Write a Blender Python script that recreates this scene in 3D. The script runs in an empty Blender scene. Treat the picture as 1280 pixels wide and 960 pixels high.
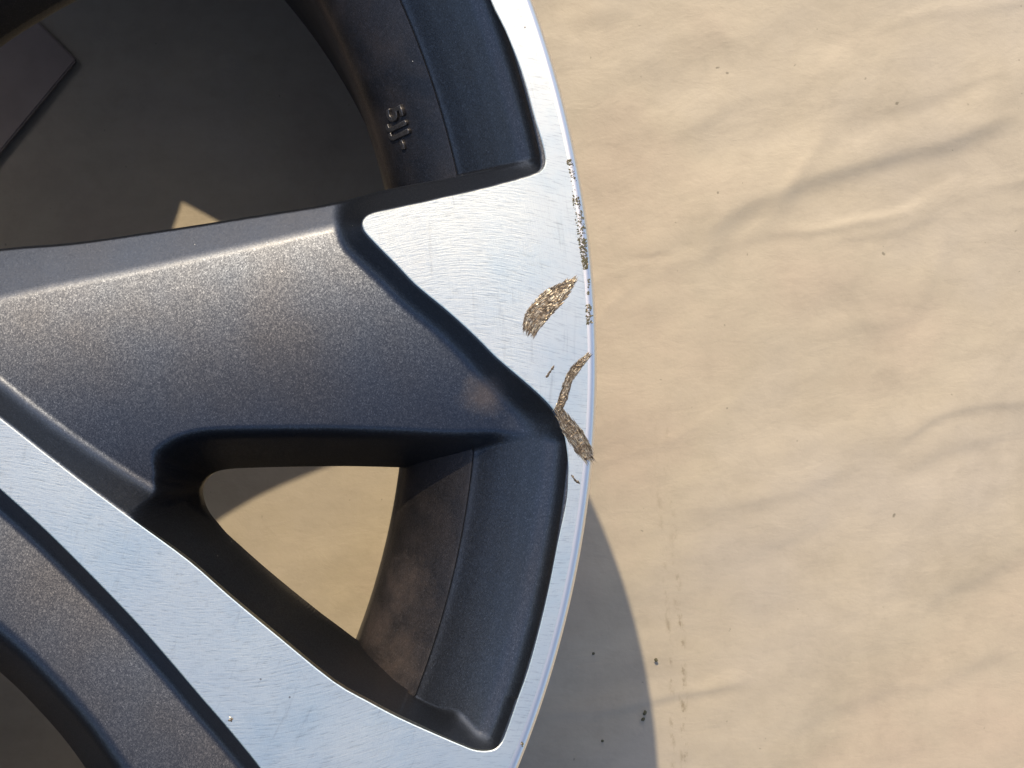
import bpy, bmesh, math, random
import numpy as np
from mathutils import Vector, Matrix

random.seed(7)
rng = np.random.default_rng(7)
S = bpy.context.scene
C = S.collection
R = math.radians

# ------------------------------------------------------------------ camera, sky, sun, exposure
# World: wheel axis = z axis, cloth at z = 0, wheel face at z = H.
H = 0.200                     # height of the polished face above the cloth
DCAM = 0.400                  # camera height above the polished face
F = 2203.0                    # focal length in photo pixels (1280 wide)
CX, CY = 0.2237, -0.0042      # camera foot point

cam_d = bpy.data.cameras.new('camera')
cam_d.sensor_width = 36.0
cam_d.lens = 36.0 * F / 1280.0
cam_d.clip_start = 0.01
cam_d.clip_end = 50.0
cam = bpy.data.objects.new('camera', cam_d)
C.objects.link(cam)
cam.location = (CX, CY, H + DCAM)
cam.rotation_euler = (0, 0, 0)
S.camera = cam

SUN_DIR = Vector((-0.155, 0.747, 1.0)).normalized()      # towards the sun
SUN_EL = math.asin(SUN_DIR.z)
SUN_AZ = math.atan2(SUN_DIR.x, SUN_DIR.y)
world = bpy.data.worlds.new('World')
S.world = world
world.use_nodes = True
wn = world.node_tree
bg = wn.nodes['Background']
sky = wn.nodes.new('ShaderNodeTexSky')
sky.sky_type = 'NISHITA'
sky.sun_disc = False
sky.sun_elevation = SUN_EL
sky.sun_rotation = SUN_AZ
sky.altitude = 50
sky.air_density = 0.75
sky.dust_density = 2.5
sky.ozone_density = 0.4
wn.links.new(sky.outputs[0], bg.inputs[0])
bg.inputs[1].default_value = 0.148

sun_d = bpy.data.lights.new('sun', 'SUN')
sun_d.energy = 2.9
sun_d.angle = R(0.5)
sun_d.color = (1.0, 0.80, 0.55)
sun = bpy.data.objects.new('sun', sun_d)
C.objects.link(sun)
sun.location = (-0.3, 1.5, 2.2)
sun.rotation_euler = SUN_DIR.to_track_quat('Z', 'Y').to_euler()

S.view_settings.view_transform = 'Standard'
S.view_settings.look = 'None'
S.view_settings.gamma = 1.0
S.view_settings.exposure = 0.82
S.cycles.max_bounces = 10
S.cycles.use_denoising = True

# ------------------------------------------------------------------ helpers
def px(points, depth=0.0):
    """photo pixels on a plane `depth` metres below the polished face -> wheel x, y"""
    p = np.asarray(points, float)
    D = DCAM + depth
    return np.c_[CX + (p[:, 0] - 640) * D / F, CY - (p[:, 1] - 480) * D / F]

def smooth_line(p, n=4, closed=False):
    """Catmull-Rom resampling"""
    p = np.asarray(p, float)
    out = []
    N = len(p)
    rngk = range(N if closed else N - 1)
    for i in rngk:
        if closed:
            a, b, c, d = p[(i - 1) % N], p[i], p[(i + 1) % N], p[(i + 2) % N]
        else:
            a, b, c, d = p[max(i - 1, 0)], p[i], p[i + 1], p[min(i + 2, N - 1)]
        for k in range(n):
            t = k / n
            out.append(0.5 * ((2 * b) + (-a + c) * t + (2 * a - 5 * b + 4 * c - d) * t * t
                              + (-a + 3 * b - 3 * c + d) * t ** 3))
    if not closed:
        out.append(p[-1])
    return np.array(out)

def dist_poly(X, Y, p, closed=True):
    """unsigned distance to a polyline and direction from nearest point"""
    best = np.full(X.shape, 1e9); bx = np.zeros_like(X); by = np.zeros_like(X)
    N = len(p)
    for i in range(N if closed else N - 1):
        a = p[i]; b = p[(i + 1) % N]
        dx, dy = b - a
        L2 = dx * dx + dy * dy + 1e-18
        t = np.clip(((X - a[0]) * dx + (Y - a[1]) * dy) / L2, 0, 1)
        qx = X - (a[0] + t * dx); qy = Y - (a[1] + t * dy)
        d2 = qx * qx + qy * qy
        m = d2 < best
        best = np.where(m, d2, best); bx = np.where(m, qx, bx); by = np.where(m, qy, by)
    d = np.sqrt(best)
    return d, bx / (d + 1e-9), by / (d + 1e-9)

def inside(X, Y, p):
    r = np.zeros(X.shape, bool)
    N = len(p)
    for i in range(N):
        x0, y0 = p[i]; x1, y1 = p[(i + 1) % N]
        if y0 == y1: continue
        c = ((y0 > Y) != (y1 > Y)) & (X < (x1 - x0) * (Y - y0) / (y1 - y0) + x0)
        r ^= c
    return r

def smin(a, b, k):
    h = np.maximum(k - np.abs(a - b), 0) / k
    return np.minimum(a, b) - h * h * k * 0.25

def smax(a, b, k):
    return -smin(-a, -b, k)

def sstep(a, b, x):
    t = np.clip((x - a) / (b - a), 0, 1)
    return t * t * (3 - 2 * t)

def np_mesh(name, verts, tris_or_quads, smooth=True):
    me = bpy.data.meshes.new(name)
    v = np.asarray(verts, np.float32)
    f = np.asarray(tris_or_quads, np.int32)
    k = f.shape[1]
    me.vertices.add(len(v)); me.vertices.foreach_set('co', v.ravel())
    me.loops.add(f.size); me.loops.foreach_set('vertex_index', f.ravel())
    me.polygons.add(len(f))
    me.polygons.foreach_set('loop_start', np.arange(0, f.size, k, dtype=np.int32))
    me.polygons.foreach_set('loop_total', np.full(len(f), k, np.int32))
    me.polygons.foreach_set('use_smooth', np.full(len(f), smooth))
    me.update(calc_edges=True)
    me.validate()
    return me

def link(name, me, mat, parent=None, loc=(0, 0, 0)):
    o = bpy.data.objects.new(name, me)
    C.objects.link(o)
    if mat and not me.materials: me.materials.append(mat)
    o.location = loc
    if parent: o.parent = parent
    return o

def lathe(profile, n=360, a0=0.0, a1=2 * math.pi):
    p = np.asarray(profile, float)
    full = abs(a1 - a0 - 2 * math.pi) < 1e-6
    th = np.linspace(a0, a1, n + (0 if full else 1), endpoint=not full)
    m = len(p)
    V = np.stack([np.outer(np.cos(th), p[:, 0]), np.outer(np.sin(th), p[:, 0]),
                  np.tile(p[:, 1], (len(th), 1))], -1).reshape(-1, 3)
    q = []
    T = len(th)
    for i in range(T if full else T - 1):
        j = (i + 1) % T
        for k in range(m - 1):
            q.append((i * m + k, j * m + k, j * m + k + 1, i * m + k + 1))
    return V, np.array(q)

# gradient noise on numpy arrays
_perm = rng.permutation(512)
_g = rng.normal(size=(512, 2)); _g /= np.linalg.norm(_g, axis=1)[:, None]
def gnoise(x, y):
    xi = np.floor(x).astype(int); yi = np.floor(y).astype(int)
    xf = x - xi; yf = y - yi
    def gr(ix, iy, fx, fy):
        g = _g[_perm[(ix + _perm[iy % 512]) % 512]]
        return g[..., 0] * fx + g[..., 1] * fy
    u = xf ** 3 * (xf * (xf * 6 - 15) + 10); v = yf ** 3 * (yf * (yf * 6 - 15) + 10)
    a = gr(xi, yi, xf, yf); b = gr(xi + 1, yi, xf - 1, yf)
    c = gr(xi, yi + 1, xf, yf - 1); d = gr(xi + 1, yi + 1, xf - 1, yf - 1)
    return (a * (1 - u) + b * u) * (1 - v) + (c * (1 - u) + d * u) * v
def fbm(x, y, o=4):
    s = 0; a = 1.0
    for k in range(o):
        s = s + a * gnoise(x * 2 ** k + 17 * k, y * 2 ** k - 9 * k); a *= 0.5
    return s

# ------------------------------------------------------------------ materials
class NT:
    def __init__(self, name):
        self.m = bpy.data.materials.new(name); self.m.use_nodes = True
        self.t = self.m.node_tree; self.n = self.t.nodes
        self.b = self.n['Principled BSDF']
        self.co = self.n.new('ShaderNodeTexCoord').outputs['Object']
    def new(self, typ, **kw):
        n = self.n.new(typ)
        for k, v in kw.items(): setattr(n, k, v)
        return n
    def put(self, sock, v):
        if isinstance(v, bpy.types.NodeSocket): self.t.links.new(v, sock)
        else: sock.default_value = v
    def math(self, op, a, b=0.0, c=None, clamp=False):
        n = self.new('ShaderNodeMath', operation=op, use_clamp=clamp)
        self.put(n.inputs[0], a); self.put(n.inputs[1], b)
        if c is not None: self.put(n.inputs[2], c)
        return n.outputs[0]
    def vmath(self, op, a, b=None, s=None):
        n = self.new('ShaderNodeVectorMath', operation=op)
        self.put(n.inputs[0], a)
        if b is not None: self.put(n.inputs[1], b)
        if s is not None: self.put(n.inputs['Scale'], s)
        return n.outputs[0]
    def mapping(self, scale=(1, 1, 1), rot=(0, 0, 0), loc=(0, 0, 0), src=None):
        n = self.new('ShaderNodeMapping')
        self.put(n.inputs[0], src or self.co)
        n.inputs['Scale'].default_value = scale; n.inputs['Rotation'].default_value = rot
        n.inputs['Location'].default_value = loc
        return n.outputs[0]
    def noise(self, scale, detail=3, rough=0.5, src=None, dist=0.0):
        n = self.new('ShaderNodeTexNoise')
        self.put(n.inputs['Vector'], src or self.co)
        n.inputs['Scale'].default_value = scale; n.inputs['Detail'].default_value = detail
        n.inputs['Roughness'].default_value = rough; n.inputs['Distortion'].default_value = dist
        return n.outputs
    def voro(self, scale, src=None, feature='F1', rnd=1.0):
        n = self.new('ShaderNodeTexVoronoi', feature=feature)
        self.put(n.inputs['Vector'], src or self.co)
        n.inputs['Scale'].default_value = scale; n.inputs['Randomness'].default_value = rnd
        return n.outputs
    def ramp(self, v, *stops):
        n = self.new('ShaderNodeValToRGB')
        self.put(n.inputs[0], v)
        e = n.color_ramp.elements
        while len(e) < len(stops): e.new(0.5)
        for el, (p, c) in zip(e, stops):
            el.position = p
            el.color = (c, c, c, 1) if not hasattr(c, '__len__') else (*c, 1)
        return n.outputs[0]
    def mix(self, f, a, b):
        n = self.new('ShaderNodeMix', data_type='RGBA')
        self.put(n.inputs[0], f)
        for i, v in ((6, a), (7, b)):
            if isinstance(v, tuple) and len(v) == 3: v = (*v, 1)
            self.put(n.inputs[i], v)
        return n.outputs[2]
    def bump(self, h, strength, dist, normal=None):
        n = self.new('ShaderNodeBump')
        self.put(n.inputs['Height'], h)
        n.inputs['Strength'].default_value = strength; n.inputs['Distance'].default_value = dist
        if normal: self.put(n.inputs['Normal'], normal)
        return n.outputs[0]
    def set(self, **kw):
        for k, v in kw.items():
            s = self.b.inputs[k.replace('_', ' ')]
            if isinstance(v, tuple) and len(v) == 3: v = (*v, 1)
            self.put(s, v)

def paint(name, base=(0.030, 0.034, 0.043), metal=0.85, rough=0.42, flake=0.34, dust=0.0, mud=()):
    t = NT(name)
    geo = t.new('ShaderNodeNewGeometry')
    fl = t.voro(4200)
    jit = t.vmath('SUBTRACT', fl['Color'], (0.5, 0.5, 0.5))
    big = t.noise(3000, 2, 0.6)
    jit2 = t.vmath('SUBTRACT', big['Color'], (0.5, 0.5, 0.5))
    n = t.vmath('ADD', geo.outputs['Normal'], t.vmath('SCALE', jit, s=flake))
    n = t.vmath('NORMALIZE', t.vmath('ADD', n, t.vmath('SCALE', jit2, s=flake * 0.9)))
    # tone of each flake and slow cloudiness of the coat
    sep = t.new('ShaderNodeSeparateColor'); t.put(sep.inputs[0], fl['Color'])
    tone = t.ramp(sep.outputs[1], (0.0, 0.82), (0.7, 1.0), (0.95, 1.15), (1.0, 1.5))
    col = t.vmath('MULTIPLY', tone, tuple(base))
    hue = t.ramp(t.noise(26, 3, 0.5)['Fac'], (0.35, (1.06, 1.0, 0.95)), (0.65, (0.92, 0.99, 1.09)))
    col = t.vmath('MULTIPLY', col, hue)
    # brown road dust
    ds = t.ramp(t.noise(42, 6, 0.62, dist=0.4)['Fac'], (0.36, 0.0), (0.78, 1.0))
    dsk = t.math('MULTIPLY', ds, dust)
    for (mx, my, mz, mr) in mud:
        dv = t.vmath('SUBTRACT', t.co, (mx, my, mz))
        ln = t.new('ShaderNodeVectorMath', operation='LENGTH'); t.put(ln.inputs[0], dv)
        q = t.math('ADD', t.math('DIVIDE', ln.outputs['Value'], mr), t.math('MULTIPLY', t.math('SUBTRACT', t.noise(230, 5, 0.7)['Fac'], 0.5), 1.3))
        dsk = t.math('MAXIMUM', dsk, t.ramp(q, (0.15, 0.34), (1.25, 0.0)))
    col = t.mix(dsk, col, (0.095, 0.060, 0.040))
    # tiny white dust grains
    sp = t.voro(240)
    dot = t.math('LESS_THAN', sp['Distance'], 0.042)
    ss = t.new('ShaderNodeSeparateColor'); t.put(ss.inputs[0], sp['Color'])
    dot = t.math('MULTIPLY', dot, t.math('GREATER_THAN', ss.outputs[0], 0.85))
    col = t.mix(t.math('MULTIPLY', dot, 0.8), col, (0.55, 0.55, 0.52))
    t.set(Base_Color=col, Normal=n)
    t.set(Metallic=t.math('MULTIPLY', t.math('SUBTRACT', 1.0, t.math('MAXIMUM', dsk, dot)), metal))
    rr = t.math('ADD', rough, t.math('MULTIPLY', dsk, 0.35))
    t.set(Roughness=rr)
    t.set(Specular_IOR_Level=0.45, Coat_Weight=0.22, Coat_Roughness=0.24)
    t.b.inputs['Coat IOR'].default_value = 1.45
    return t.m

M_PAINT = paint('charcoal_metallic_paint', base=(0.071, 0.077, 0.086), metal=1.0, rough=0.43, flake=0.10, mud=((0.2175, -0.0066, -0.0105, 0.007),))
M_BARREL = paint('barrel_paint', base=(0.050, 0.050, 0.053), metal=1.0, rough=0.46, flake=0.13, dust=0.26, mud=((0.1990, -0.0722, -0.031, 0.015), (0.1925, -0.0640, -0.037, 0.012), (0.1995, -0.055, -0.034, 0.014)))

def polished(name, swirl=True):
    t = NT(name)
    sep = t.new('ShaderNodeSeparateXYZ'); t.put(sep.inputs[0], t.co)
    r = t.math('SQRT', t.math('ADD', t.math('MULTIPLY', sep.outputs[0], sep.outputs[0]),
                              t.math('MULTIPLY', sep.outputs[1], sep.outputs[1])))
    wob = t.noise(14, 2)
    r2 = t.math('ADD', r, t.math('MULTIPLY', wob['Fac'], 0.0004))
    # lathe lines: 1-D noise along the radius, slightly broken along the circle
    v = t.new('ShaderNodeCombineXYZ')
    t.put(v.inputs[0], t.math('MULTIPLY', r2, 1.0))
    ang = t.math('ARCTAN2', sep.outputs[1], sep.outputs[0])
    t.put(v.inputs[1], t.math('MULTIPLY', ang, 0.02))
    ln = t.noise(2600, 2, 0.7, src=v.outputs[0])
    ln2 = t.noise(620, 3, 0.7, src=v.outputs[0])
    # polishing swirls: curved hairlines in warped coordinates
    wv = t.noise(8, 1, 0.5)
    wc = t.vmath('ADD', t.co, t.vmath('SCALE', t.vmath('SUBTRACT', wv['Color'], (0.5, 0.5, 0.5)), s=0.06))
    sw = t.noise(1, 4, 0.75, src=t.mapping(scale=(260, 2600, 1), rot=(0, 0, 0.12), src=wc))
    sw2 = t.noise(1, 3, 0.7, src=t.mapping(scale=(2200, 240, 1), rot=(0, 0, 0.5), src=wc))
    h = t.math('ADD', t.math('MULTIPLY', ln['Fac'], 0.5), t.math('MULTIPLY', ln2['Fac'], 0.35))
    edge = t.ramp(r, (0.225, 1.0), (0.2345, 0.15))     # swirls fade out on the lathe-turned lip
    h = t.math('ADD', h, t.math('MULTIPLY', t.math('MULTIPLY', sw['Fac'], 1.1), edge))
    h = t.math('ADD', h, t.math('MULTIPLY', t.math('MULTIPLY', sw2['Fac'], 0.35), edge))
    nb = t.bump(h, 0.13, 0.0004)
    cl = t.noise(26, 5, 0.65)
    col = t.ramp(cl['Fac'], (0.34, (0.82, 0.885, 0.800)), (0.50, (0.96, 0.965, 0.825)), (0.68, (0.985, 0.965, 0.810)))
    scr = t.ramp(sw['Fac'], (0.32, 0.70), (0.47, 1.0))
    col = t.vmath('MULTIPLY', col, scr)
    lnc = t.ramp(ln2['Fac'], (0.28, 0.86), (0.42, 1.0))
    col = t.vmath('MULTIPLY', col, lnc)
    # small dark pits
    pv = t.voro(150); pd = t.math('LESS_THAN', pv['Distance'], 0.035)
    ps = t.new('ShaderNodeSeparateColor'); t.put(ps.inputs[0], pv['Color'])
    pd = t.math('MULTIPLY', pd, t.math('GREATER_THAN', ps.outputs[0], 0.8))
    col = t.mix(t.math('MULTIPLY', pd, 0.7), col, (0.12, 0.10, 0.08))
    rough = t.math('ADD', 0.28, t.math('MULTIPLY', t.noise(45, 4, 0.6)['Fac'], 0.20))
    rv = t.new('ShaderNodeCombineXYZ'); t.put(rv.inputs[0], sep.outputs[0]); t.put(rv.inputs[1], sep.outputs[1])
    vt = t.new('ShaderNodeVectorTransform', vector_type='VECTOR', convert_from='OBJECT', convert_to='WORLD')
    t.put(vt.inputs[0], rv.outputs[0])
    t.set(Anisotropic=0.72, Tangent=t.vmath('NORMALIZE', vt.outputs[0]))
    t.set(Base_Color=col, Normal=nb, Metallic=1.0, Roughness=rough)
    return t.m
M_POL = polished('machined_aluminium')

def lip_edge():
    t = NT('turned_lip_edge')
    t.set(Base_Color=(0.84, 0.82, 0.77), Metallic=1.0, Roughness=0.34)
    return t.m
M_EDGE = lip_edge()

def gouge_mat(name, dark, light, scale):
    t = NT(name)
    a = t.noise(scale, 3, 0.7)
    col = t.ramp(a['Fac'], (0.30, dark), (0.52, light), (0.74, (0.44, 0.41, 0.35)))
    t.set(Base_Color=col, Metallic=t.ramp(a['Fac'], (0.4, 0.35), (0.65, 1.0)), Roughness=0.42)
    return t.m
M_GOUGE = gouge_mat('gouged_metal', (0.030, 0.022, 0.014), (0.165, 0.130, 0.088), 560)
M_GOUGE_DARK = gouge_mat('dirty_shaded_gouged_metal', (0.02, 0.016, 0.011), (0.075, 0.056, 0.036), 900)  # dirt, and the shade painted along the scrape borders
M_GOUGE_BRIGHT = gouge_mat('fresh_gouged_metal', (0.16, 0.13, 0.09), (0.36, 0.33, 0.25), 560)

def cloth_mat():
    t = NT('cream_vinyl')
    a = t.noise(9, 4, 0.55)
    b = t.noise(1, 4, 0.6, src=t.mapping(scale=(22, 70, 1), rot=(0, 0, -0.42)))
    col = t.ramp(a['Fac'], (0.32, (0.318, 0.272, 0.212)), (0.50, (0.306, 0.275, 0.212)), (0.68, (0.300, 0.274, 0.226)))
    tint = t.ramp(b['Fac'], (0.30, 0.93), (0.65, 1.03))
    col = t.vmath('MULTIPLY', col, tint)
    # fine grime
    g = t.ramp(t.noise(160, 5, 0.7)['Fac'], (0.30, 0.93), (0.55, 1.0))
    col = t.vmath('MULTIPLY', col, g)
    g2 = t.ramp(t.noise(19, 6, 0.68, dist=0.6)['Fac'], (0.32, 0.88), (0.52, 1.0))
    col = t.vmath('MULTIPLY', col, g2)
    # pin-point dirt specks
    for sc, th, keep, dk in ((70, 0.040, 0.62, 0.6), (170, 0.06, 0.72, 0.4), (31, 0.020, 0.6, 0.7)):
        v = t.voro(sc, src=t.vmath('ADD', t.co, t.vmath('SCALE', t.noise(260, 2)['Color'], s=0.0035)))
        s = t.new('ShaderNodeSeparateColor'); t.put(s.inputs[0], v['Color'])
        m = t.ramp(v['Distance'], (th * 0.6, 1.0), (th * 1.2, 0.0))
        m = t.math('MULTIPLY', m, t.math('GREATER_THAN', s.outputs[0], keep))
        col = t.mix(t.math('MULTIPLY', m, dk), col, (0.06, 0.055, 0.035))
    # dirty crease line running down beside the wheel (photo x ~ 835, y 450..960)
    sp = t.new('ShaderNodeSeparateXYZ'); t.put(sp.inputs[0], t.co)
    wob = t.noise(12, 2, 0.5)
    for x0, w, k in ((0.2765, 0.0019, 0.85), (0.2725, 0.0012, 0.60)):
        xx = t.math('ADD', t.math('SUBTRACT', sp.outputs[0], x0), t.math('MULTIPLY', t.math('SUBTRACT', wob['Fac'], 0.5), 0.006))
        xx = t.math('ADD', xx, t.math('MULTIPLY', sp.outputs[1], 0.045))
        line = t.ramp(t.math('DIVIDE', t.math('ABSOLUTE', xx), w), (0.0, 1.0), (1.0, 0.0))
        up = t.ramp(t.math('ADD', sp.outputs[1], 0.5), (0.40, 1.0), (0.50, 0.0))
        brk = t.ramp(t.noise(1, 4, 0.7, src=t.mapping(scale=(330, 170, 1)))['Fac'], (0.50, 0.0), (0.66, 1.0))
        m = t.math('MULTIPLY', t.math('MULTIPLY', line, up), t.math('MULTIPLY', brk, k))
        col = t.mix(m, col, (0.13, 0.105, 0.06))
    fine = t.noise(700, 3, 0.6)
    med = t.noise(1, 5, 0.6, src=t.mapping(scale=(60, 105, 1), rot=(0, 0, -0.42)), dist=0.4)
    n = t.bump(fine['Fac'], 0.12, 0.0006)
    n = t.bump(med['Fac'], 0.16, 0.0020, normal=n)
    t.set(Base_Color=col, Normal=n, Roughness=0.55, Specular_IOR_Level=0.3)
    return t.m
M_CLOTH = cloth_mat()

def simple(name, col, rough=0.6, metal=0.0, var=0.15, sc=200):
    t = NT(name)
    a = t.noise(sc, 4, 0.6)
    c = t.vmath('MULTIPLY', t.ramp(a['Fac'], (0.3, 1 - var), (0.7, 1 + var)), tuple(col))
    t.set(Base_Color=c, Roughness=rough, Metallic=metal)
    return t.m
M_CARD = simple('brownish_card', (0.25, 0.21, 0.185), 0.75, 0, 0.12, 60)
M_CRUMB = simple('dirt', (0.07, 0.065, 0.035), 0.9, 0, 0.4, 900)
M_LETTER = paint('raised_letter_paint', base=(0.08, 0.08, 0.08), metal=0.8, rough=0.33, flake=0.1)

# ------------------------------------------------------------------ the cream cloth on the ground
def build_cloth():
    def axis(lo, hi, flo, fhi, step, coarse):
        a = [flo]; s = step
        left = []
        x = flo
        while x > lo: s *= 1.12; x -= min(s, coarse); left.append(x)
        s = step; x = fhi; right = []
        while x < hi: s *= 1.12; x += min(s, coarse); right.append(x)
        return np.array(left[::-1] + list(np.arange(flo, fhi, step)) + right)
    xs = axis(-1.8, 2.0, 0.03, 0.42, 0.0009, 0.12)
    ys = axis(-1.8, 1.8, -0.15, 0.14, 0.0009, 0.12)
    X, Y = np.meshgrid(xs, ys)
    Z = np.zeros_like(X)
    # long soft wrinkles running up to the right
    c, s = math.cos(0.42), math.sin(0.42)
    U = X * c + Y * s; V = -X * s + Y * c
    Z += 0.00105 * fbm(U * 9 + 3, V * 24 + 1, 3)
    Wx = 0.02 * fbm(X * 14, Y * 14, 2); Wy = 0.02 * fbm(X * 14 + 5, Y * 14 + 8, 2)
    Z += 0.00022 * fbm((U + Wx) * 20, (V + Wy) * 40, 3) * (0.35 + 1.3 * sstep(-0.3, 0.5, fbm(X * 7 + 2, Y * 9, 2)))
    Z += 0.0016 * fbm(X * 4, Y * 4, 2)
    rd = fbm((U + Wx) * 6 + 4, (V + Wy) * 17 + 2, 2)
    Z += 0.00042 * np.exp(-(rd / 0.055) ** 2) * sstep(-0.15, 0.45, fbm(X * 6 + 9, Y * 6, 2))
    near = np.exp(-((X - 0.25) ** 2 + Y ** 2) / 0.5)
    # individual folds traced at cloth level: polyline, half width (m), height (m)
    folds = [([(860, 318), (900, 272), (960, 240), (1040, 212), (1110, 190), (1200, 165), (1300, 128)], 0.0062, 0.00200),
             ([(1010, 310), (1060, 298), (1130, 282), (1200, 258)], 0.0022, 0.00045),
             ([(1095, 572), (1130, 548), (1180, 520), (1250, 505), (1330, 498)], 0.0024, 0.00055),
             ([(1110, 600), (1180, 560), (1300, 528)], 0.0035, 0.00050),
             ([(680, 18), (730, 12), (800, -6)], 0.0060, 0.00120),
             ([(830, 640), (900, 628), (990, 610), (1090, 570)], 0.0045, 0.00055),
             ([(640, 900), (740, 890), (815, 876), (880, 862), (960, 850)], 0.0022, 0.00060),
             ([(800, 180), (860, 160), (920, 120), (990, 95)], 0.0048, 0.00060),
             ([(1060, 150), (1120, 128), (1200, 104), (1300, 80)], 0.0035, 0.00045),
             ([(1130, 770), (1180, 735), (1290, 690)], 0.0045, 0.00050),
             ([(900, 700), (980, 672), (1060, 640)], 0.004, 0.0004),
             ([(960, 930), (1050, 880), (1160, 850), (1290, 805)], 0.0045, 0.0005),
             ([(1215, 300), (1222, 360), (1240, 420)], 0.003, 0.00025),
             ([(100, 105), (180, 108), (260, 100), (330, 70)], 0.003, 0.0006),
             ([(300, 100), (318, 95), (325, 60), (340, 20)], 0.0025, 0.0005)]
    sub = (X > -0.05) & (X < 0.5) & (Y > -0.25) & (Y < 0.25)
    Xs, Ys = X[sub], Y[sub]
    add = np.zeros_like(Xs)
    for pts, w, h in folds:
        p = smooth_line(px(pts, H), 4)
        d, nx, ny = dist_poly(Xs + 0.0015 * gnoise(Xs * 60, Ys * 60), Ys + 0.0025 * gnoise(Xs * 40 + 9, Ys * 40), p, closed=False)
        t = np.where(ny > 0, d / (w * 2.0), d / (w * 0.75))      # steep on the far side from the sun, gentle towards it
        # fade at the two ends
        e = np.minimum(np.hypot(Xs - p[0, 0], Ys - p[0, 1]), np.hypot(Xs - p[-1, 0], Ys - p[-1, 1]))
        add += 0.9 * h * np.exp(-t * t) * sstep(0, 0.02, e)
    Z[sub] += add
    Z -= np.abs(Z).mean() * 0
    # the cloth is pressed flat under the wheel's rear flange
    r = np.hypot(X, Y)
    Z = np.where(r < 0.26, Z * 0.5, Z * (0.5 + 0.5 * sstep(0.26, 0.30, r)))
    Z -= 0.0012
    ny_, nx_ = X.shape
    V3 = np.stack([X, Y, Z], -1).reshape(-1, 3)
    i = np.arange((ny_ - 1) * (nx_ - 1)); row, colm = i // (nx_ - 1), i % (nx_ - 1)
    a = row * nx_ + colm
    me = np_mesh('ground_cloth', V3, np.c_[a, a + 1, a + nx_ + 1, a + nx_])
    o = link('ground', me, M_CLOTH)
    o['kind'] = 'structure'
    return o
build_cloth()

# ------------------------------------------------------------------ the wheel
wheel = bpy.data.objects.new('alloy_wheel', None)
C.objects.link(wheel)
wheel['label'] = 'charcoal alloy wheel with brushed silver face and scuffed lip, lying on cream cloth'
wheel['category'] = 'wheel'
ZF = H                        # face height; part meshes use z relative to the face

TH0, TH1 = R(-47.0), R(25.0)

# inner edge of the polished lip, by angle
def rin(theta):
    return 0.2375 - 0.0022 * sstep(R(2.0), R(12.0), theta) - 0.0022 * (1 - sstep(R(-37), R(-30), theta))

def arc(r, t0, t1, n):
    t = np.linspace(t0, t1, n)
    return np.c_[r * np.cos(t), r * np.sin(t)]

# traced outline of the polished face (all at face level)
flag_top = px([(640, 227), (600, 237.5), (560, 246.5), (525, 254.5), (490, 262), (475, 265), (466, 267.5)])
flag_tip = px([(460, 270), (455.5, 274), (453.3, 279), (454, 285)])
flag_diag = px([(458, 292), (475, 310), (497, 332), (520, 356), (560, 389), (594, 420), (622, 448), (663, 483)])
flag_low = px([(685, 504), (697.5, 521), (705, 542), (709, 565), (710.6, 586), (710, 603), (709, 620)])
low_arc = px([(705.6, 640), (698, 675), (687, 731), (675.8, 780), (660.6, 836), (647.5, 873), (640, 895)])
low_corner = px([(631, 920), (625.6, 930), (617.5, 937), (605, 939), (592.5, 937.5), (580, 933)])
strip_up = px([(547, 919), (500, 898), (460, 877), (416, 851.5), (350, 798), (285, 744), (237, 702), (180, 660), (120, 616), (60, 570), (0, 523), (-70, 470), (-180, 398)])
strip_lo = px([(-240, 440), (-110, 522), (-60, 559), (0, 611), (50, 656), (100, 705), (165, 772), (210, 823), (250, 870), (283, 908), (320, 953), (352, 996)])
corner_up = px([(613.6, 0), (631.6, 37.5), (648, 78), (659, 112.5), (669, 150), (676, 172), (680.6, 190), (682, 202), (679.5, 210), (672.5, 216.5), (657, 222)])

def build_outline():
    th_c = math.atan2(corner_up[0, 1], corner_up[0, 0])
    top_arc = arc(0.2353, TH1, th_c + R(2.5), 10)
    lo_end = strip_lo[-1]
    # strip's lower edge sweeps into the lip's inner edge beyond the frame
    t_lo = R(-36.5)
    j = np.array([[0.1835, -0.1105], [0.1880, -0.1195], [0.1912, -0.1300]])
    bot_arc = arc(0.2353, t_lo, TH0, 24)
    tail = smooth_line(np.r_[strip_lo, j, bot_arc[:6]], 4)
    inner = smooth_line(np.r_[top_arc[:-1], corner_up, flag_top, flag_tip, flag_diag, flag_low, low_arc, low_corner, strip_up], 3)
    return inner, np.r_[tail, bot_arc[6:]]
inner_edge, tail_edge = build_outline()
RO = 0.2412
outer = arc(RO, TH0, TH1, 90)
# closed polygon: inner edge (from TH1 down to the hub), strip lower edge back out to TH0, outer arc back to TH1
P = np.r_[inner_edge, tail_edge, outer]
# region used for height (extended past the sector's cut lines so that distances behave at the seam)
P_ext = np.r_[arc(0.2353, TH1 + R(14), TH1 + R(1), 12), inner_edge, tail_edge, arc(0.2353, TH0 - R(1), TH0 - R(14), 12), arc(0.26, TH0 - R(14), TH1 + R(14), 60)]

# windows (visible rim of the opening, at the level of the spokes' back edge)
DB = 0.038
tri = px([(249.5, 617), (252, 606), (261, 594.5), (282, 587), (325, 584.5), (400, 583), (440, 582.5), (470, 584), (487, 590), (500, 599), (530, 625), (570, 690),
          (570, 780), (545, 840), (500, 836), (475, 822), (448, 806), (420, 785.5), (370, 748), (325, 711), (287.5, 677), (267, 654), (255, 637)], DB)
tri = smooth_line(tri, 3, closed=True)
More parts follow.
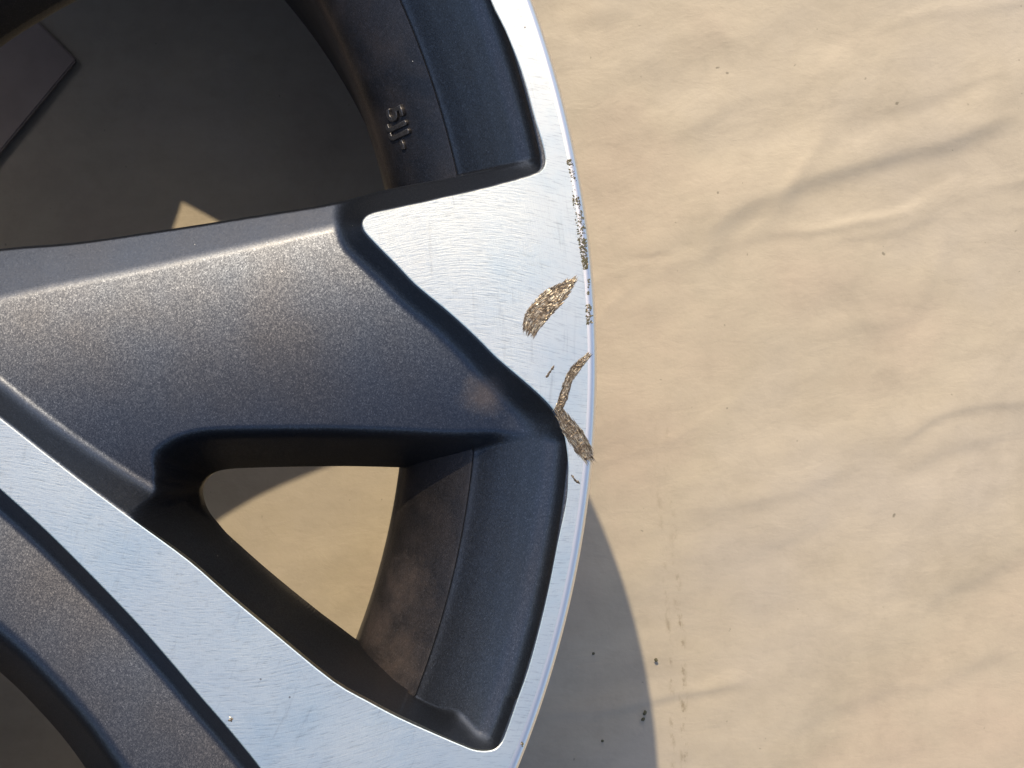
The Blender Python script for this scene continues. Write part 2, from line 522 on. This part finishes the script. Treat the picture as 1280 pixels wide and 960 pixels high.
# front of the same pocket, where it reaches out to the lip
pocket = px([(249.5, 617), (252, 606), (261, 594.5), (282, 587), (325, 584.5), (400, 583), (450, 583), (560, 586), (660, 590),
             (725, 640), (690, 730), (645, 800), (595, 828), (545, 842), (508, 838), (480, 824), (448, 806), (420, 785.5), (370, 748), (325, 711), (287.5, 677), (267, 654), (255, 637)], DB)
pocket = smooth_line(pocket, 9, closed=True)
big_up_px = np.array([(-700, 470), (-420, 392), (-150, 334), (0, 311), (94, 303), (187.5, 290), (300, 272.5), (375, 258), (440, 245.5), (480, 237), (525, 230), (600, 216), (700, 194), (900, 150)])
big_up = np.array([px([q], np.interp(q[0], [330, 520], [0.023, DB]))[0] for q in big_up_px])
big_up = smooth_line(big_up, 3)
big_lo = px([(-420, 560), (-280, 640), (-120, 745), (-40, 808), (0, 840), (32, 870), (75, 917), (107, 960), (150, 1025), (205, 1120), (240, 1200), (330, 1370), (520, 1600), (900, 1800), (1500, 2000)], DB)
big_lo = smooth_line(big_lo, 3)
ridge = px([(-420, 512), (-200, 428), (0, 372), (150, 341), (300, 309), (430, 280), (520, 262), (700, 226)], 0.008)
ridge = smooth_line(ridge, 3)

def signed_open(X, Y, p, up):
    """signed distance to an open curve; positive on the side where dot(n, up) > 0"""
    d, nx, ny = dist_poly(X, Y, p, closed=False)
    big = np.r_[p, [p[-1] + np.array(up) * 3.0], [p[0] + np.array(up) * 3.0]]
    return np.where(inside(X, Y, big), d, -d)

KP = 1.75
def spoke_height(X, Y, turn=0.0):
    r = np.hypot(X, Y); th = np.arctan2(Y, X)
    dP, _, _ = dist_poly(X, Y, P_ext, closed=True)
    inP = inside(X, Y, P_ext)
    # --- panel floors
    s0 = px([(-700, 200), (-300, 368), (-110, 498), (0, 567), (200, 742), (400, 905), (500, 960), (640, 990), (900, 1100)])
    sd = signed_open(X, Y, smooth_line(s0, 2), (0.59, 0.81))      # > 0 : above / right of the strip
    dR = signed_open(X, Y, ridge, (0.2, 0.98))
    zr = -0.0104
    u = np.clip(-dR, -0.03, 0.085)
    main = zr + 0.185 * u - 3.9 * u * u
    v = np.clip(-sd - 0.012, -0.01, 0.035)
    side = -0.0102 + 0.15 * v - 2.2 * v * v
    floor = np.where(sd > 0, main, side)
    cham = zr - 0.66 * dR
    floor = np.where(sd > 0, smin(floor, cham, 0.0006), floor)
    # gentle lift towards hub
    # --- walls standing under the polished face
    w = KP * dP
    zP = np.where(inP, 0.0, -w)
    z = smax(floor, zP, 0.0030)
    # --- openings
    dT, nx, ny = dist_poly(X, Y, pocket, closed=True)
    inT = inside(X, Y, pocket)
    sgn = np.where(inT, -dT, dT)
    dirv = np.where(inT, -1, 1) * (nx * -0.60 + ny * -0.80)
    kT = 3.0 + 5.5 * sstep(-0.2, 1.0, dirv)
    cut = -DB + kT * sgn
    dK, _, _ = dist_poly(X, Y, tri, closed=True)
    back = np.minimum(-DB + 7.0 * np.where(inside(X, Y, tri), -dK, dK), np.interp(r, [0.190, 0.1973, 0.1985, 0.2010, 0.2060, 0.2115, 0.2143, 0.2157], [-0.06, -0.0430, -0.0390, -0.0350, -0.0297, -0.0246, -0.0225, -0.05]) - 0.0003)
    cut = smax(cut, back, 0.0012)
    dPs = np.where(inP, np.maximum(0.0004 - dP, 0), dP + 0.0004)
    cs = -DB * dPs / np.maximum(dPs + np.where(inT, 0, dT), 0.0035) - np.where(inT, 7 * dT, 0)
    ws = sstep(0.25, 0.9, dirv) * (sd > -0.004)
    cut = cut * (1 - ws) + cs * ws
    # outer corner of the pocket: the wall under the strip leans back as it runs into the lip
    kc = 10.0 - 7.4 * sstep(0.2135, 0.2270, r)
    cut = np.where((th < R(-13)) & (sd > 0) & (r > 0.2135), np.minimum(cut, -kc * dPs), cut)
    z = smin(z, cut, 0.0052)
    dB = -signed_open(X, Y, big_up, (0.1, 0.99))                 # positive = solid side
    DU = 0.023 + (DB - 0.023) * sstep(0.160, 0.190, r)
    cut = -DU + 9.0 * dB
    z = smin(z, cut, 0.0045)
    ct, st = math.cos(turn), math.sin(turn)
    lo_line = np.c_[big_lo[:, 0] * ct - big_lo[:, 1] * st, big_lo[:, 0] * st + big_lo[:, 1] * ct]
    dC = signed_open(X, Y, lo_line, (0.75, 0.66))                 # positive = solid side (up / right)
    cut = -DB + (1.9 if turn == 0 else 2.9) * dC
    z = smin(z, cut, 0.0060)
    inE = inP & (dP > 0.0005)
    z = np.where(inE, -0.0004, np.minimum(z, -0.0004))
    # --- outer wall under the lip
    ri = rin(th)
    q = (ri - r) * (0.0216 / (ri - 0.2157))
    prof_q = np.array([-0.02, 0.0, 0.0009, 0.0026, 0.0058, 0.0105, 0.0162, 0.0205, 0.0228])
    prof_z = np.array([0.0, 0.0, -0.0024, -0.0046, -0.0064, -0.0104, -0.0156, -0.0198, -0.0215])
    qq = np.linspace(-0.02, 0.0228, 900)
    zz = np.interp(qq, prof_q, prof_z)
    ker = np.hanning(61); ker /= ker.sum()
    zs = np.convolve(np.pad(zz, 30, 'edge'), ker, 'valid')
    zs = np.where(qq < 0.0009, zz, zs)
    W = np.interp(q, qq, zs)
    W = np.where(q > 0.0219, np.interp(0.0219, qq, zs) - 7 * (q - 0.0219), W)
    z2 = smax(z, W, 0.0042)
    z = np.where(inE, -0.0004, np.minimum(z2, -0.0004))
    return z, np.where(dB < 0.004, DU, DB)

def build_spoke_mesh(nr=540, nt=780, turn=0.0):
    rr = np.linspace(0.060, 0.2405, nr)
    tt = np.linspace(TH0, TH1, nt)
    RR, TT = np.meshgrid(rr, tt)
    X = (RR * np.cos(TT)).ravel(); Y = (RR * np.sin(TT)).ravel()
    Z, DD = spoke_height(X, Y, turn)
    # blend into a flat hub
    hb = sstep(0.062, 0.088, np.hypot(X, Y))
    Z = np.where(Z > -0.03, Z * hb + (1 - hb) * (-0.010), Z * hb + (1 - hb) * -0.010)
    L = Z + DD
    # triangles, clipped at L = 0
    i = np.arange((nt - 1) * (nr - 1)); a = (i // (nr - 1)) * nr + i % (nr - 1)
    T = np.r_[np.c_[a, a + 1, a + nr + 1], np.c_[a, a + nr + 1, a + nr]]
    pos = (L[T] > 0)
    cnt = pos.sum(1)
    V = np.c_[X, Y, Z]
    keep = T[cnt == 3]
    extra_v = []; nV = len(V); emap = {}
    out = []
    def ev(i0, i1):
        k = (i0, i1) if i0 < i1 else (i1, i0)
        if k not in emap:
            s = L[i0] / (L[i0] - L[i1])
            emap[k] = nV + len(extra_v)
            extra_v.append(V[i0] + s * (V[i1] - V[i0]))
        return emap[k]
    for tri_, ps, c_ in zip(T[(cnt == 1) | (cnt == 2)], pos[(cnt == 1) | (cnt == 2)], cnt[(cnt == 1) | (cnt == 2)]):
        k = int(np.argmax(ps)) if c_ == 1 else int(np.argmin(ps))
        p0, p1, p2 = (int(tri_[k]), int(tri_[(k + 1) % 3]), int(tri_[(k + 2) % 3]))
        e1, e2 = ev(p0, p1), ev(p0, p2)
        if c_ == 1: out.append((p0, e1, e2))
        else: out.append((e1, p1, p2)); out.append((e1, p2, e2))
    T2 = np.r_[keep, np.array(out)]
    V2 = np.r_[V, np.array(extra_v)]
    # the rim of each opening gets a short vertical skirt, so that the casting has a back edge
    be = {}
    for f in out:
        for x, y in ((f[0], f[1]), (f[1], f[2]), (f[2], f[0])):
            if x >= nV and y >= nV: be[(x, y)] = 1
    low = {}
    ex = []; sk = []
    base = len(V2)
    for (x, y) in be:
        for q in (x, y):
            if q not in low:
                low[q] = base + len(ex); v = V2[q]; ex.append((v[0], v[1], v[2] - 0.005))
    for (x, y) in be: sk += [(y, x, low[x]), (y, low[x], low[y])]
    V2 = np.r_[V2, np.array(ex)]; T2 = np.r_[T2, np.array(sk)]
    used, inv = np.unique(T2, return_inverse=True)
    return np_mesh('spoke', V2[used], inv.reshape(-1, 3)[:, ::-1] if False else inv.reshape(-1, 3))

me_spoke = build_spoke_mesh()
me_spoke_b = build_spoke_mesh(400, 560, R(6.4))
for m_ in (me_spoke, me_spoke_b):
    if sum(p.normal.z for p in list(m_.polygons)[:2000]) < 0:
        m_.flip_normals()

def build_face_mesh():
    """polished plate: the traced outline, its edge broken by a tiny chamfer"""
    n = len(P)
    nxt = np.roll(P, -1, 0); prv = np.roll(P, 1, 0)
    tng = nxt - prv; tng /= np.linalg.norm(tng, axis=1)[:, None] + 1e-12
    area = 0.5 * np.sum(P[:, 0] * nxt[:, 1] - nxt[:, 0] * P[:, 1])
    nrm = np.c_[-tng[:, 1], tng[:, 0]] * (1 if area > 0 else -1)     # inward
    ni = len(inner_edge) + len(tail_edge)
    ins = np.full(n, 0.00022); ins[ni:] = 0.0
    ins[0] = ins[ni - 1] = 0
    Q = P + nrm * ins[:, None]
    from mathutils.geometry import tessellate_polygon
    tris = tessellate_polygon([[Vector((q[0], q[1], 0)) for q in Q]])
    V = [(q[0], q[1], 0.0) for q in Q] + [(p[0], p[1], -0.00018) for p in P] + [(p[0], p[1], -0.0034) for p in P]
    Fc = [tuple(t) for t in tris]
    for i in range(ni - 1):
        j = i + 1
        Fc += [(i, j, n + j), (i, n + j, n + i), (n + i, n + j, 2 * n + j), (n + i, 2 * n + j, 2 * n + i)]
    bm = bmesh.new()
    vs = [bm.verts.new(v) for v in V]
    for f in Fc:
        try: bm.faces.new([vs[k] for k in f])
        except ValueError: pass
    bmesh.ops.recalc_face_normals(bm, faces=bm.faces)
    up = sum(f.normal.z * f.calc_area() for f in bm.faces)
    if up < 0: bmesh.ops.reverse_faces(bm, faces=bm.faces)
    me = bpy.data.meshes.new('machined_face'); bm.to_mesh(me); bm.free()
    me.validate()
    return me
me_face = build_face_mesh()

spokes = []
for k in range(5):
    s = link('spoke', me_spoke if k == 0 else me_spoke_b, M_PAINT, wheel)
    s.location = (0, 0, ZF); s.rotation_euler = (0, 0, R(72 * k))
    f = link('machined_face', me_face, M_POL, s)
    spokes.append((s, f))

# turned edge of the lip: flat, rounded shoulder, thin groove, side of the flange
edge_prof = [(RO - 0.0003, 0.00002)] + [(RO + 0.0018 * math.sin(a), -0.0018 + 0.0018 * math.cos(a)) for a in np.linspace(R(3), R(84), 12)]
rr_ = edge_prof[-1][0]
edge_prof += [(rr_ + 0.00005, -0.0021), (rr_ - 0.00025, -0.0023), (rr_ - 0.00025, -0.0027), (rr_ + 0.0001, -0.0029), (rr_ + 0.0001, -0.0045), (rr_ - 0.0006, -0.0056)]
V, q = lathe(edge_prof, 720)
me = np_mesh('outer_lip', V, q); link('outer_lip', me, M_EDGE, wheel, (0, 0, ZF))

# rear of the front flange and the outside / inside of the barrel
out_prof = [(0.2424, -0.0055), (0.2420, -0.0075), (0.2370, -0.0110), (0.2310, -0.0125), (0.2290, -0.0150), (0.2285, -0.030), (0.2220, -0.036),
            (0.2030, -0.047), (0.2020, -0.075), (0.2060, -0.090), (0.2250, -0.110), (0.2275, -0.180), (0.2310, -0.1850), (0.2400, -0.188), (0.2420, -0.194), (0.2400, -0.1985), (0.2360, -0.1965), (0.2330, -0.190)]
in_prof = [(0.2174, -0.0204), (0.2157, -0.0211), (0.2115, -0.0246), (0.2060, -0.0297), (0.2010, -0.0350), (0.1985, -0.0390), (0.1973, -0.0430), (0.1967, -0.0480), (0.1961, -0.0600), (0.1956, -0.080),
           (0.1950, -0.110), (0.1942, -0.150), (0.1934, -0.185), (0.1932, -0.1975), (0.1945, -0.1990), (0.1990, -0.1990), (0.2330, -0.1900)]
in_s = smooth_line(in_prof[1:-3], 3)
prof = [in_prof[0]] + [tuple(p) for p in in_s] + in_prof[-3:]
V, q = lathe(prof, 480)
me = np_mesh('barrel', V, q)
if me.polygons[5].normal.to_2d().dot(Vector(me.polygons[5].center).to_2d()) > 0: me.flip_normals()
barrel = link('barrel', me, M_BARREL, wheel, (0, 0, ZF))
V, q = lathe(out_prof[::-1], 360)
me = np_mesh('tyre_seat', V, q)
link('tyre_seat', me, M_BARREL, wheel, (0, 0, ZF))

# hub (outside the frame): plate with five nut seats, centre closed to block sunlight
def build_hub():
    bm = bmesh.new()
    bmesh.ops.create_circle(bm, cap_ends=False, radius=0.0625, segments=160)
    outerv = list(bm.verts)
    holes = [(0.0572 * 0.88 * math.cos(R(72 * k + 20)), 0.0572 * 0.88 * math.sin(R(72 * k + 20)), 0.0085) for k in range(5)]
    loops = []
    for x, y, r in holes:
        vs = [bm.verts.new((x + r * math.cos(a), y + r * math.sin(a), 0)) for a in np.linspace(0, 2 * math.pi, 48, endpoint=False)]
        for i in range(48): bm.edges.new((vs[i], vs[(i + 1) % 48]))
        loops.append(vs)
    bmesh.ops.triangle_fill(bm, edges=bm.edges[:], use_beauty=True)
    bmesh.ops.recalc_face_normals(bm, faces=bm.faces)
    for vs in loops:
        lo = [bm.verts.new((v.co.x, v.co.y, -0.035)) for v in vs]
        for i in range(48):
            j = (i + 1) % 48
            bm.faces.new((vs[i], vs[j], lo[j], lo[i]))
    if sum(f.normal.z for f in bm.faces) < 0: bmesh.ops.reverse_faces(bm, faces=bm.faces)
    me = bpy.data.meshes.new('hub_plate'); bm.to_mesh(me); bm.free()
    return me
link('hub_plate', build_hub(), M_PAINT, wheel, (0, 0, ZF - 0.0098))

# ------------------------------------------------------------------ raised casting mark on the barrel wall
def letters():
    cu = bpy.data.curves.new('casting_mark', 'FONT')
    cu.body = '5JJ-'
    cu.size = 0.0078
    cu.extrude = 0.0004
    cu.bevel_depth = 0.00022
    cu.space_character = 1.05
    o = bpy.data.objects.new('casting_mark', cu); C.objects.link(o)
    dg = bpy.context.evaluated_depsgraph_get()
    me = bpy.data.meshes.new_from_object(o.evaluated_get(dg))
    bpy.data.objects.remove(o)
    o = link('casting_mark', me, M_LETTER, barrel)
    p = px([(485, 138)], 0.0340)[0]
    th = math.atan2(p[1], p[0])
    rad = math.hypot(*p)
    a = math.atan2(0.0106, 0.0100)
    er = Vector((math.cos(th), math.sin(th), 0)); et = Vector((math.sin(th), -math.cos(th), 0))
    ey = er * math.cos(a) + Vector((0, 0, 1)) * math.sin(a)
    ez = et.cross(ey)
    zz = np.interp(-rad, [-p_[0] for p_ in prof[:-3]], [p_[1] for p_ in prof[:-3]])
    Mx = Matrix((et, ey, ez)).transposed().to_4x4()
    Mx.translation = Vector((p[0], p[1], zz)) + ez * 0.0002
    o.matrix_local = Mx
    return o
letters()

# ------------------------------------------------------------------ kerb scuffs
face0 = spokes[0][1]
lip = [o for o in wheel.children if o.name == 'outer_lip'][0]

def shards(name, centre, widths, n, parent, mats, ln=(0.0012, 0.0038), wd=(0.00012, 0.0003), hgt=0.00013, jitter=0.13, clusters=0, rim=0, z0=0.00002, cross=0.0, wbase=True, seed=1, pick=(0.5, 0.3, 0.2)):
    """a torn patch: a thin irregular plate plus many ridge-shaped slivers that follow the stroke"""
    rg = np.random.default_rng(seed)
    c = smooth_line(px(centre), 8)
    seg = np.r_[0, np.cumsum(np.hypot(*np.diff(c, axis=0).T))]
    Ltot = seg[-1]
    wi = np.interp(seg, np.linspace(0, Ltot, len(widths)), np.array(widths) * DCAM / F)
    tan = np.gradient(c, axis=0); tan /= np.linalg.norm(tan, axis=1)[:, None]
    nor = np.c_[-tan[:, 1], tan[:, 0]]
    cl_pos = rg.random(max(clusters, 1)) ** 0.8 * Ltot
    V = []; Fs = []; Mi = []
    if wbase:
        a = c + nor * (wi * (0.42 + 0.12 * np.clip(rg.normal(size=len(c)), -1, 1)))[:, None]
        b = c - nor * (wi * (0.42 + 0.12 * np.clip(rg.normal(size=len(c)), -1, 1)))[:, None]
        m = 5
        for i in range(len(c)):
            for k in range(m):
                u = k / (m - 1); p = a[i] * (1 - u) + b[i] * u
                V.append((p[0], p[1], z0 + (0.0 if k in (0, m - 1) else 0.00008 * rg.random())))
        for i in range(len(c) - 1):
            for k in range(m - 1):
                x = i * m + k
                Fs.append((x, x + 1, x + m + 1, x + m)); Mi.append(1 if rg.random() < 0.6 else 0)
    for it in range(n + rim):
        s = rg.random() * Ltot
        if clusters and rg.random() < 0.9: s = float(np.clip(cl_pos[rg.integers(clusters)] + rg.normal() * 0.0006, 0, Ltot))
        k = np.searchsorted(seg, s).clip(1, len(seg) - 1)
        off = (rg.random() - 0.5) * wi[k] * 1.12
        if it >= n: off = (0.5 if rg.random() < 0.65 else -0.5) * wi[k] * (-1 if seed == 3 else 1) * rg.uniform(0.8, 1.0)  # extra dark slivers along the border, painting in the shade of a recess
        fr = (s - seg[k - 1]) / max(seg[k] - seg[k - 1], 1e-9)
        p = c[k - 1] * (1 - fr) + c[k] * fr + nor[k] * off
        ang = math.atan2(tan[k, 1], tan[k, 0]) + rg.normal() * jitter
        if rg.random() < cross: ang += math.pi / 2
        l = rg.uniform(*ln); w = rg.uniform(*wd); h = hgt * rg.uniform(0.3, 1.0)
        d = np.array([math.cos(ang), math.sin(ang)]); e = np.array([-d[1], d[0]])
        b0 = len(V)
        tilt = rg.uniform(-0.5, 0.5)
        V += [(*(p - d * l / 2), z0), (*(p + d * l / 2), z0 + h * 0.2), (*(p + e * w), z0), (*(p - e * w), z0), (*(p + e * w * tilt), z0 + h)]
        mi = int(rg.choice(3, p=pick)) if it < n else 1
        if it >= n: w *= 0.75
        for f in ((0, 3, 4), (3, 1, 4), (1, 2, 4), (2, 0, 4)):
            Fs.append(tuple(b0 + x for x in f)); Mi.append(mi)
    me = bpy.data.meshes.new(name)
    me.from_pydata(V, [], Fs)
    for m_ in mats: me.materials.append(m_)
    me.polygons.foreach_set('material_index', Mi)
    me.update()
    o = bpy.data.objects.new(name, me); C.objects.link(o); o.parent = parent
    return o

MM = [M_GOUGE, M_GOUGE_DARK, M_GOUGE_BRIGHT]
o = shards('scuff_mark', [(661, 414), (667, 400), (676, 388), (688, 376), (702, 364), (717, 350)], [15, 23, 25, 23, 16, 4], 520, face0, MM, ln=(0.0008, 0.0034), wd=(0.00006, 0.00030), jitter=0.16, seed=3, pick=(0.45, 0.27, 0.28), rim=110)
o['label'] = 'broad brown feathered scrape across the bright face'
o = shards('scuff_mark', [(736, 444), (728, 452), (718, 463), (711, 475), (706, 490), (702, 503), (697, 513)], [5, 8, 10, 9, 9, 9, 8], 300, face0, MM, ln=(0.0008, 0.0026), wd=(0.00006, 0.00018), jitter=0.12, seed=4, pick=(0.45, 0.37, 0.18), rim=90)
o['label'] = 'narrow brown scrape running in from the lip edge'
o = shards('scuff_mark', [(698, 512), (708, 529), (718, 543), (727, 557), (736, 574)], [7, 14, 20, 20, 10], 330, face0, MM, ln=(0.0012, 0.0042), wd=(0.00006, 0.00018), jitter=0.08, seed=5, pick=(0.35, 0.30, 0.35), rim=90)
o['label'] = 'wide grooved scrape with yellowish ridges down to the lip edge'
shards('scratch', [(683, 472), (687, 465), (692, 459)], [1, 2.2, 1], 16, face0, MM, ln=(0.0006, 0.0014), seed=6, pick=(0.2, 0.8, 0.0))
shards('scratch', [(714, 594), (719, 600), (725, 605)], [1, 2, 1], 10, face0, MM, ln=(0.0006, 0.0012), seed=8, pick=(0.4, 0.6, 0.0))
# chain of nicks along the lip edge
MN = [M_GOUGE, M_CRUMB, M_GOUGE_DARK]
o = shards('edge_nicks', [(712, 200), (717, 228), (721, 255), (726, 285), (730, 318), (732, 336)], [6, 7, 8, 10, 9, 5], 420, face0, MN, ln=(0.0002, 0.0007), wd=(0.00006, 0.00026), clusters=30, jitter=3.0, cross=0.5, wbase=False, seed=9, pick=(0.14, 0.83, 0.03))
o = shards('edge_nicks', [(735.5, 344), (735.8, 360), (736.2, 370)], [4, 3, 4], 9, face0, MN, ln=(0.0004, 0.0008), jitter=0.5, cross=0.8, wbase=False, seed=10, pick=(0.1, 0.9, 0.0))
o = shards('edge_nicks', [(736.0, 381), (736.5, 392), (737, 406)], [6, 7, 7], 46, face0, MN, ln=(0.0003, 0.0009), jitter=0.9, cross=0.5, wbase=False, seed=11, pick=(0.15, 0.8, 0.05))
shards('edge_nicks', [(652, 928), (653, 931), (654, 932)], [3, 4, 3], 8, face0, MN, ln=(0.0003, 0.0006), jitter=0.9, wbase=False, seed=12, pick=(0.2, 0.8, 0.0))
shards('paint_chip', [(286, 898), (288, 899), (290, 900)], [4, 5, 3], 9, face0, MM, ln=(0.0003, 0.0008), jitter=0.9, wbase=False, seed=13, pick=(0.5, 0.3, 0.2))

# ------------------------------------------------------------------ flat sheet lying under the wheel
def card():
    c = px([(95, 75), (40, 20), (-60, -85), (-420, 300), (-340, 380), (0, 190)], H - 0.003)
    # square it: corner at c[0], one side through (0,190), the other through (40,20)
    e1 = c[5] - c[0]; e1 /= np.linalg.norm(e1)
    e2 = c[1] - c[0]; e2 /= np.linalg.norm(e2)
    p0 = c[0]; pts = [p0, p0 + e1 * 0.16, p0 + e1 * 0.16 + e2 * 0.14, p0 + e2 * 0.14]
    bm = bmesh.new()
    lo = [bm.verts.new((p[0], p[1], 0.0004)) for p in pts]; hi = [bm.verts.new((p[0], p[1], 0.0030)) for p in pts]
    bm.faces.new(hi); bm.faces.new(lo[::-1])
    for i in range(4):
        j = (i + 1) % 4; bm.faces.new((lo[i], lo[j], hi[j], hi[i]))
    bmesh.ops.recalc_face_normals(bm, faces=bm.faces)
    bmesh.ops.bevel(bm, geom=bm.edges[:], offset=0.0005, segments=2, affect='EDGES')
    me = bpy.data.meshes.new('card_sheet'); bm.to_mesh(me); bm.free()
    o = link('card_sheet', me, M_CARD)
    o['label'] = 'brownish grey flat sheet with a square corner on the shaded cloth inside the wheel'
    o['category'] = 'sheet'
card()

# ------------------------------------------------------------------ crumbs of dirt on the cloth
def crumb(pxy, r, label, stretch=1.0, rot=0.0, group=None):
    p = px([pxy], H)[0]
    bm = bmesh.new()
    bmesh.ops.create_icosphere(bm, subdivisions=2, radius=r)
    for v in bm.verts:
        f = 1 + 0.25 * math.sin(v.co.x * 9000 + pxy[0]) * math.cos(v.co.y * 7000 + pxy[1])
        v.co *= f
        v.co.x *= stretch; v.co.z *= 0.55
    me = bpy.data.meshes.new('dirt_crumb'); bm.to_mesh(me); bm.free()
    for q_ in me.polygons: q_.use_smooth = True
    o = link('dirt_crumb', me, M_CRUMB, None, (p[0], p[1], r * 0.15))
    o.rotation_euler = (0, 0, rot)
    o['label'] = label; o['category'] = 'dirt'
    if group: o['group'] = group
crumb((820, 825), 0.00065, 'round dark olive crumb of dirt on sunlit cloth just outside the rim shadow')
crumb((806, 891), 0.0006, 'curved black flake of dirt, upper of two at the edge of the rim shadow', 1.5, 1.2)
crumb((804, 899), 0.0006, 'black flake of dirt, lower of two at the edge of the rim shadow', 1.3, 0.5)
crumb((742, 817), 0.0005, 'small dark crumb high in the rim shadow')
crumb((753, 926), 0.0005, 'small dark crumb near the bottom of the rim shadow')
